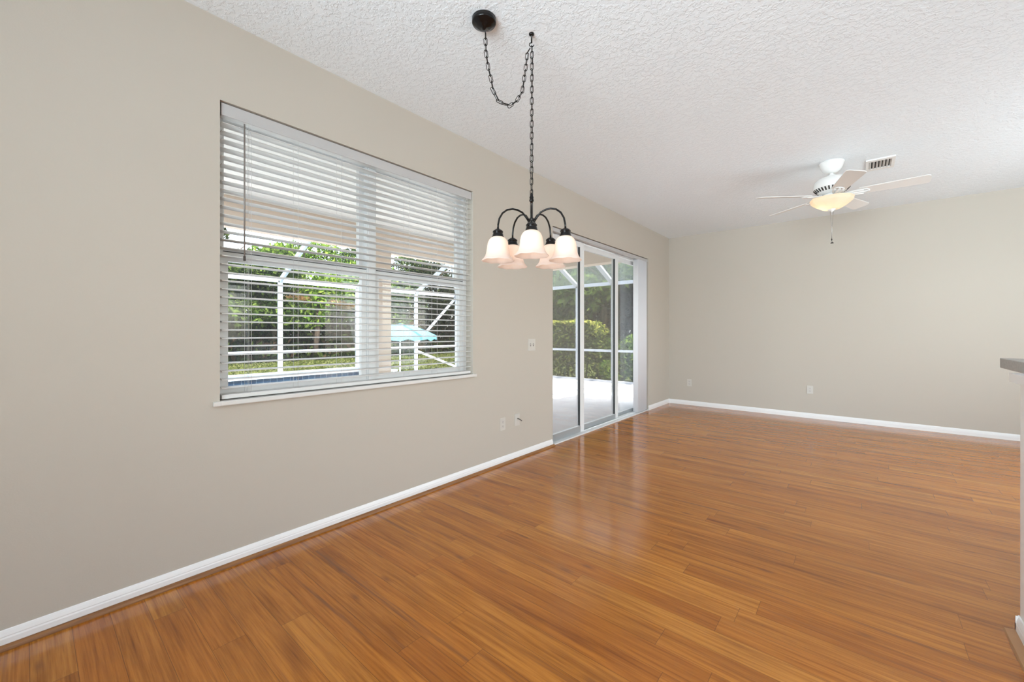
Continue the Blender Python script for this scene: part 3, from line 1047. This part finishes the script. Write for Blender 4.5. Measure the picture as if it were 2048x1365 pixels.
# ------------------------------------------------------------------ patio, screen cage and pool
DZ = -0.10
dk = MB()
dk.box(-8.45, -0.2, 5.60, 9.84, DZ - 0.15, DZ)
dk.box(-6.10, -0.2, -4.0, 5.60, DZ - 0.15, DZ)
struct(dk.build('pool_deck', M_DECK), 'pale concrete pool deck outside the sliding door', 'deck')
struct(MB().box(-8.60, -0.2, 9.84, 9.98, DZ - 0.2, DZ + 0.05).build('deck_kerb', M_KERB), 'low grey kerb at the far edge of the pool deck', 'kerb')
pl = struct(empty('swimming_pool', (-6.3, 2.0, DZ)), 'swimming pool with raised blue tiled back wall', 'pool')
MB().box(-2.0, 0.2, -6.0, 3.6, -0.30, -0.12).build('water_surface', M_WATER, pl)
MB().box(-2.15, -1.90, -6.0, 4.28, -0.30, 0.225).build('raised_wall', M_TILE, pl)
MB().box(-2.20, -1.86, -6.0, 4.32, 0.225, 0.335).build('coping', M_CAGE, pl)

lawn = MB().add([(-70, -40, -0.22), (-8.62, -40, -0.22), (-8.62, 70, -0.22), (-70, 70, -0.22), (-8.62, 9.99, -0.22), (25, 9.99, -0.22), (25, 70, -0.22)], [(0, 1, 2, 3), (4, 5, 6, 2)])
struct(lawn.build('lawn', M_LAWN), 'sunny lawn beyond the screen cage', 'lawn')

# patio roof
pr = struct(empty('patio_roof', (-1.2, 2.0, 2.6)), 'beige beamed roof over the covered patio', 'roof')
MB().box(-1.45, 1.0, -6.0, 4.40, 0.0, 0.16).build('roof_slab', M_LCEIL, pr)
bm = MB()
bm.box(-2.52 + 1.2, -2.30 + 1.2, -6.0, 6.24 - 2.0, -0.285, 0.0)
bm.box(-2.30 + 1.2, -0.2 + 1.2, 6.02 - 2.0, 6.24 - 2.0, -0.25, 0.0)
bm.build('patio_beam', M_STUCCO, pr)
for y0, y1 in ((2.86, 3.17), (5.98, 6.24), (-1.6, -1.3)):
    MB().box(-2.55 + 1.2, -2.28 + 1.2, y0 - 2.0, y1 - 2.0, DZ - 2.6, -0.285).build('patio_column', M_STUCCO, pr)

cage = empty('screen_cage', (-4.3, 4.0, DZ))
tag(cage, 'white aluminium screen cage around the pool and deck', 'screen enclosure')
GX, GY, GZ = -4.3, 4.0, DZ
XO, YE, ZR, ZC = -8.42, 9.88, 2.50, 0.735


def cbar(name, a, b, w, h):
    MB().bar((a[0] - GX, a[1] - GY, a[2] - GZ), (b[0] - GX, b[1] - GY, b[2] - GZ), w, h).build(name, M_CAGE, cage)


ys = [-4.15, -2.10, -0.05, 2.00, 4.05, 6.10, 8.13, YE]
xs = [-6.80, -5.10, -3.45, -2.38, -1.30, -0.26]
KB = DZ + 0.05
for y in ys:
    zb_ = 0.235 if y < 6.2 else KB
    cbar('post', (XO, y, zb_), (XO, y, ZR), 0.10, 0.06)
for x in xs:
    cbar('post', (x, YE, KB), (x, YE, ZR), 0.06, 0.06)
cbar('eave_rail', (XO, -4.15, ZR), (XO, YE + 0.03, ZR), 0.06, 0.09)
cbar('eave_rail', (XO, YE, ZR), (-0.22, YE, ZR), 0.06, 0.09)
cbar('chair_rail', (XO, -4.15, ZC), (XO, YE, ZC), 0.05, 0.075)
cbar('chair_rail', (XO, YE, ZC), (-0.22, YE, ZC), 0.05, 0.06)
cbar('sill_rail', (XO, 6.3, KB + 0.02), (XO, YE, KB + 0.02), 0.05, 0.05)
# k-brace in the corner bay
cbar('brace', (XO, 8.16, 0.88), (XO, YE - 0.06, ZR - 0.08), 0.05, 0.07)
cbar('brace', (XO, 8.16, 0.62), (XO, YE - 0.06, KB + 0.06), 0.05, 0.07)
# mansard roof
SL = 0.48
RX = -6.2       # outer mansard top line
RZ = ZR + SL * (RX - XO)
RY = 7.6
RZ2 = ZR + SL * (YE - RY)
for y in ys[:-1]:
    cbar('roof_beam', (XO, y, ZR), (RX, y, RZ), 0.055, 0.12)
    if y < 7.0:
        cbar('roof_beam', (RX, y, RZ), (-2.70, y, RZ), 0.055, 0.12)
for x in xs:
    if x > RX:
        cbar('roof_beam', (x, YE, ZR), (x, RY, RZ2), 0.13, 0.05)
        cbar('roof_beam', (x, RY, RZ2), (x, 6.5, RZ2), 0.13, 0.05)
cbar('hip_beam', (XO, YE, ZR), (RX, RY, RZ2), 0.06, 0.12)
cbar('ridge_rail', (RX, -4.15, RZ), (RX, RY, RZ), 0.05, 0.08)
cbar('ridge_rail', (RX, RY, RZ2), (-0.22, RY, RZ2), 0.05, 0.08)


def quadmesh(name, pts, m):
    # a thin sheet with real thickness
    p = [Vector(q_) for q_ in pts]
    nrm = (p[1] - p[0]).cross(p[2] - p[0]).normalized() * 0.0004
    vs = [q_ for q_ in p]
    vs = [(v.x - GX, v.y - GY, v.z - GZ) for v in vs]
    MB().add(vs, [(0, 1, 2, 3)]).build(name, m, cage)


quadmesh('wall_screen', [(XO - 0.02, -4.15, KB), (XO - 0.02, YE, KB), (XO - 0.02, YE, ZR), (XO - 0.02, -4.15, ZR)], M_SCREEN)
quadmesh('wall_screen', [(XO, YE + 0.02, KB), (-0.22, YE + 0.02, KB), (-0.22, YE + 0.02, ZR), (XO, YE + 0.02, ZR)], M_SCREEN)
quadmesh('roof_screen', [(XO, -4.15, ZR + 0.06), (XO, YE, ZR + 0.06), (RX, RY, RZ + 0.06), (RX, -4.15, RZ + 0.06)], M_SCREEN)
quadmesh('roof_screen', [(XO, YE, ZR + 0.06), (-0.22, YE, ZR + 0.06), (-0.22, RY, RZ2 + 0.06), (RX, RY, RZ2 + 0.06)], M_ROOFSCREEN)

# turquoise patio umbrella and small white table on the far deck
UX, UY = -7.0, 6.55
um = empty('patio_umbrella', (UX, UY, DZ))
tag(um, 'low turquoise canvas umbrella on white pole by the pool', 'umbrella')
MB().tube([(0, 0, 0.0), (0.05, -0.03, 1.55)], 0.020, 10).build('pole', M_POLE, um)
MB().lathe([(0.0, 0.0), (0.22, 0.0), (0.22, 0.04), (0.05, 0.07), (0.03, 0.10), (0.0, 0.10)], n=24).build('base', M_POLE, um)
cn = MB()
nseg = 8
UR = 0.98
rows = [(0.0, 1.56), (0.30, 1.52), (0.62, 1.40), (UR, 1.235), (UR, 1.12)]
vs = []
for r, z in rows:
    for k in range(nseg * 4):
        an = 2 * PI * k / (nseg * 4)
        sag = 1 - 0.05 * (1 - math.cos(nseg * an)) / 2 * (r / UR)
        zz = z - 0.03 * (1 - math.cos(nseg * an)) / 2 * (r / UR)
        if z < 1.15:
            zz = z + 0.03 * math.sin(an * 12)
        vs.append((r * sag * math.cos(an) + 0.045, r * sag * math.sin(an) - 0.027, zz))
ns = nseg * 4
fs = []
for i in range(len(rows) - 1):
    for k in range(ns):
        fs.append((i * ns + k, i * ns + (k + 1) % ns, (i + 1) * ns + (k + 1) % ns, (i + 1) * ns + k))
cn.add(vs, fs)
cn.build('canopy', M_UMB, um)
tb = empty('side_table', (-6.85, 6.08, DZ))
tag(tb, 'small white patio table beside the turquoise umbrella', 'table')
MB().lathe([(0.0, 0.35), (0.25, 0.35), (0.25, 0.31), (0.0, 0.31)], n=28).build('table_top', M_POLE, tb)
for k in range(4):
    an = PI / 4 + k * PI / 2
    MB().tube([(0.15 * math.cos(an), 0.15 * math.sin(an), 0.31), (0.2 * math.cos(an), 0.2 * math.sin(an), 0.0)], 0.014, 8).build('leg', M_POLE, tb)

# ------------------------------------------------------------------ planting
rng = np.random.default_rng(11)


def leaves(name, blobs, n, size, material, parent=None, shell=0.45, flat=0.0):
    """leaf blades scattered through ellipsoids; blobs = (cx, cy, cz, rx, ry, rz)"""
    bl_ = np.array(blobs, float)
    vol = bl_[:, 3] * bl_[:, 4] * bl_[:, 5]
    idx = rng.choice(len(bl_), n, p=vol ** 0.75 / (vol ** 0.75).sum())
    d = rng.normal(size=(n, 3))
    d /= np.linalg.norm(d, axis=1, keepdims=True)
    rad = (shell + (1 - shell) * rng.random((n, 1)))
    c = bl_[idx, :3] + d * rad * bl_[idx, 3:]
    return leaf_mesh(name, c, n, size, material, parent, flat)


def leaf_mesh(name, c, n, size, material, parent=None, flat=0.0):
    u = rng.normal(size=(n, 3))
    u[:, 2] *= (1 - flat)
    u /= np.linalg.norm(u, axis=1, keepdims=True)
    w = rng.normal(size=(n, 3))
    w -= u * (w * u).sum(1, keepdims=True)
    w /= np.linalg.norm(w, axis=1, keepdims=True)
    s = size * (0.6 + 0.8 * rng.random((n, 1)))
    nn = np.cross(u, w)
    v = np.empty((n, 4, 3))
    v[:, 0] = c - u * s
    v[:, 1] = c + w * s * 0.42 + nn * s * 0.12
    v[:, 2] = c + u * s
    v[:, 3] = c - w * s * 0.42 + nn * s * 0.12
    me = bpy.data.meshes.new(name)
    me.vertices.add(4 * n)
    me.vertices.foreach_set('co', v.reshape(-1))
    me.loops.add(4 * n)
    me.loops.foreach_set('vertex_index', np.arange(4 * n, dtype=np.int32))
    me.polygons.add(n)
    me.polygons.foreach_set('loop_start', np.arange(0, 4 * n, 4, dtype=np.int32))
    me.materials.append(material)
    me.update(calc_edges=True)
    me.validate()
    o = bpy.data.objects.new(name, me)
    COL.objects.link(o)
    if parent is not None:
        o.parent = parent
    return o


GZ0 = -0.22


def tree(x, y, h, cr, label, lm, nleaf=6500, lsize=0.13, lean=0.0, low=0.25):
    t = empty('tree', (x, y, GZ0))
    tag(t, label, 'tree', 'trees of the woods behind the screen cage')
    tk_ = MB()
    r0 = 0.10 + 0.012 * h
    tk_.tube([(0, 0, 0), (lean * 0.3, 0.05, h * 0.3), (lean * 0.7, -0.05, h * 0.6), (lean, 0, h * 0.85)], [r0, r0 * 0.8, r0 * 0.55, r0 * 0.25], 10)
    for i in range(5):
        an = random.uniform(0, 2 * PI)
        hh = h * random.uniform(0.35, 0.65)
        l_ = cr * random.uniform(0.5, 0.9)
        tk_.tube([(lean * 0.6, 0, hh), (lean * 0.6 + l_ * 0.5 * math.cos(an), l_ * 0.5 * math.sin(an), hh + 0.4 * l_), (lean * 0.6 + l_ * math.cos(an), l_ * math.sin(an), hh + 0.75 * l_)], [r0 * 0.4, r0 * 0.28, r0 * 0.1], 7)
    tk_.build('trunk', M_BARK, t)
    bl_ = []
    for i in range(10):
        an = random.uniform(0, 2 * PI)
        rr = cr * math.sqrt(random.random()) * 0.8
        z = h * random.uniform(low, 0.95)
        k = 1 - 0.5 * abs(z / h - 0.6)
        bl_.append((lean + rr * math.cos(an), rr * math.sin(an), z, cr * 0.52 * k, cr * 0.52 * k, cr * 0.40 * k))
    leaves('crown', bl_, nleaf, lsize, lm, t, shell=0.5)
    return t


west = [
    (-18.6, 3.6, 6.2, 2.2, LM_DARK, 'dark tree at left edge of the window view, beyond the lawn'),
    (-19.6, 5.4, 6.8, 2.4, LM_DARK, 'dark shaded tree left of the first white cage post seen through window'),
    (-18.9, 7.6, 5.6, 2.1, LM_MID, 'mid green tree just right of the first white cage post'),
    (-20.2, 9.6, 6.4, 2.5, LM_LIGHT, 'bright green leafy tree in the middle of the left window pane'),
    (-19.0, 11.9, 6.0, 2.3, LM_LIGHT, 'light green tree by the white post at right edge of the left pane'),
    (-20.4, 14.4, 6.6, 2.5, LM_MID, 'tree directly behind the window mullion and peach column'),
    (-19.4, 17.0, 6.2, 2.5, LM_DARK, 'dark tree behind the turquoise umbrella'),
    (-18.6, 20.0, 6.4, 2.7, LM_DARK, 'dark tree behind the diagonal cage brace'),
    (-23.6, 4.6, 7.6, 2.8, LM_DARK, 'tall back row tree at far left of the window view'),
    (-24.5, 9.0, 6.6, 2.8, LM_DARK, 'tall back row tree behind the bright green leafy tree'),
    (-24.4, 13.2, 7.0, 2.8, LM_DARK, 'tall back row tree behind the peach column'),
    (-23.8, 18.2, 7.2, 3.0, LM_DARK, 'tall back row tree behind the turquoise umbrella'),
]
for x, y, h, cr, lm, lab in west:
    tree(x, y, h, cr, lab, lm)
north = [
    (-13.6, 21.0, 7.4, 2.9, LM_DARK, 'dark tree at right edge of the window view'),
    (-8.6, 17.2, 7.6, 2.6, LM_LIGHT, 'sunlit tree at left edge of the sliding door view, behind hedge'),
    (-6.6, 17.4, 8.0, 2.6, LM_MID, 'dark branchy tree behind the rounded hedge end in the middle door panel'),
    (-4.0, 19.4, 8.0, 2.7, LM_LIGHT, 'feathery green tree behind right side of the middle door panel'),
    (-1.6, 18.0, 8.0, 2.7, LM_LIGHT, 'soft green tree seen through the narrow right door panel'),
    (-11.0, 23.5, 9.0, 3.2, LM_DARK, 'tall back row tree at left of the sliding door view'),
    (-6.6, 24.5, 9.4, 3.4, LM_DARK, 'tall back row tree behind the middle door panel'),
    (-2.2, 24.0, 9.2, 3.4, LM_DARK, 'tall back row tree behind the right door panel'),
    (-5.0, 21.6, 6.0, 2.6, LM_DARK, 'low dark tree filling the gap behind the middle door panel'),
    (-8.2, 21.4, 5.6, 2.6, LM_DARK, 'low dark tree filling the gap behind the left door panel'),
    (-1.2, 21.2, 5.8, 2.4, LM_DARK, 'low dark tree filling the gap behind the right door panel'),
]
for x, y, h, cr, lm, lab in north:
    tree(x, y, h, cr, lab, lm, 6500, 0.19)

# undergrowth between the trunks
nU = 26000
tt = rng.random(nU)
seg = tt < 0.62
c = np.empty((nU, 3))
c[:, 0] = np.where(seg, -20.6 + rng.normal(size=nU) * 1.0, -16 + 16 * rng.random(nU))
c[:, 1] = np.where(seg, 0.5 + 22 * rng.random(nU), 20.8 + rng.normal(size=nU) * 1.1)
c[:, 2] = GZ0 + np.abs(rng.normal(size=nU)) * 1.25
ug = leaf_mesh('undergrowth', c, nU, 0.17, LM_TRUNKSHADE)
tag(ug, 'undergrowth coloured dark brown for the shade between the tree trunks', 'undergrowth', kind='stuff')
nU = 9000
tt = rng.random(nU)
c = np.empty((nU, 3))
seg = tt < 0.62
c[:, 0] = np.where(seg, -19.0 + rng.normal(size=nU) * 0.7, -16 + 16 * rng.random(nU))
c[:, 1] = np.where(seg, 0.5 + 22 * rng.random(nU), 18.6 + rng.normal(size=nU) * 0.8)
c[:, 2] = GZ0 + np.abs(rng.normal(size=nU)) * 0.7
ug = leaf_mesh('fern_undergrowth', c, nU, 0.15, LM_DARK)
tag(ug, 'low green ferns at the edge of the woods', 'undergrowth', kind='stuff')

# grass blades near the cage
nG = 30000
c = np.empty((nG, 3))
c[:, 0] = -9.0 - 9.5 * rng.random(nG)
c[:, 1] = 1.0 + 19 * rng.random(nG)
c[:, 2] = GZ0 + 0.02 + 0.04 * rng.random(nG)
LM_GRASS = leaf_mat('grass_blades', (0.06, 0.08, 0.016), (0.12, 0.14, 0.04), (0.21, 0.21, 0.085))
gr = leaf_mesh('grass', c, nG, 0.07, LM_GRASS)
tag(gr, 'sunlit yellow green grass of the lawn', 'grass', kind='stuff')

# dry palm fronds high among the trees
dp = empty('dry_palm', (-18.3, 9.3, GZ0))
tag(dp, 'palm with tan dry fronds among the green trees', 'palm')
MB().tube([(0, 0, 0), (0.1, 0.1, 1.6), (0.0, 0.1, 3.0)], [0.16, 0.13, 0.10], 9).build('trunk', M_BARK, dp)
leaves('fronds', [(0, -0.7, 3.05, 0.5, 0.9, 0.16), (0, 0.7, 2.95, 0.5, 1.1, 0.18), (0, 1.6, 2.85, 0.4, 0.6, 0.15)], 900, 0.16, LM_TAN, dp, 0.1)


def hedge_mesh(name, x0, x1, y0, y1, z1, n, size, material, parent, rnd=0.25):
    c = np.empty((n, 3))
    # leaves concentrated on the clipped faces
    c[:, 0] = x0 + (x1 - x0) * rng.random(n)
    c[:, 1] = y0 + (y1 - y0) * rng.random(n)
    c[:, 2] = z1 * rng.random(n)
    f = rng.random(n)
    a = f < 0.45
    c[a, 1] = y0 + np.abs(rng.normal(size=a.sum())) * 0.07
    b_ = (f >= 0.45) & (f < 0.75)
    c[b_, 2] = z1 - np.abs(rng.normal(size=b_.sum())) * 0.06
    # rounded right end
    over = np.maximum(0, c[:, 0] - (x1 - rnd)) / rnd
    c[:, 2] *= np.sqrt(np.clip(1 - (over * 0.75) ** 2, 0.2, 1))
    c[:, 2] += rng.normal(size=n) * 0.025
    c[:, 2] = np.maximum(c[:, 2], 0.02)
    return leaf_mesh(name, c, n, size, material, parent)


hg = empty('hedge', (-5.0, 10.6, GZ0))
tag(hg, 'clipped box hedge with yellow green top just outside the screen cage', 'hedge')
hedge_mesh('foliage', -3.5, 2.08, -0.35, 0.5, 1.72, 11000, 0.062, LM_HEDGE, hg, 0.55)
nt_ = 2600  # extra layer of lighter leaves stands in for sun on the hedge top
c = np.empty((nt_, 3))
c[:, 0] = -3.5 + 5.45 * rng.random(nt_)
c[:, 1] = -0.35 + 0.85 * rng.random(nt_)
c[:, 2] = 1.73 + rng.normal(size=nt_) * 0.035
over = np.maximum(0, c[:, 0] - 1.53) / 0.55
c[:, 2] *= np.sqrt(np.clip(1 - (over * 0.75) ** 2, 0.2, 1))
LM_SUNTOP = leaf_mat('sunlit_top_leaves', (0.22, 0.28, 0.04), (0.42, 0.46, 0.08), (0.60, 0.52, 0.16))
leaf_mesh('sunlit_top', c, nt_, 0.05, LM_SUNTOP, hg)['label'] = 'yellow green leaves painted lighter as sun on the clipped top'
st = MB()
for i in range(9):
    xx = -3.2 + i * 0.65
    st.tube([(xx, 0.1, 0), (xx + 0.05, 0.12, 0.6), (xx - 0.05, 0.1, 1.2)], [0.03, 0.025, 0.015], 6)
st.build('stems', M_BARK, hg)

shrubs = [
    (-2.85, 10.75, 1.18, 0.50, LM_MID, 3600, 0.06, 'feathery green shrub right of the rounded hedge end'),
    (-2.70, 10.22, 0.62, 0.24, LM_LIGHT, 1800, 0.055, 'small bright green shrub at the deck edge in the middle door panel'),
    (-2.30, 11.20, 1.28, 0.55, LM_LIGHT, 4200, 0.05, 'shrub with yellow green top in the narrow right door panel'),
]
for x, y, h, r, lm, n, ls, lab in shrubs:
    s_ = empty('shrub', (x, y, GZ0))
    tag(s_, lab, 'shrub')
    leaves('foliage', [(0, 0, h * 0.72, r, r * 0.8, h * 0.36), (0.12, 0, h * 0.35, r * 0.9, r * 0.7, h * 0.34)], n, ls, lm, s_, 0.55)
    sm = MB()
    for i in range(5):
        an = i * 2 * PI / 5
        sm.tube([(0, 0, 0), (0.1 * math.cos(an), 0.1 * math.sin(an), h * 0.4), (0.25 * r * math.cos(an) * 2, 0.25 * r * math.sin(an) * 2, h * 0.75)], [0.02, 0.014, 0.008], 6)
    sm.build('stems', M_BARK, s_)
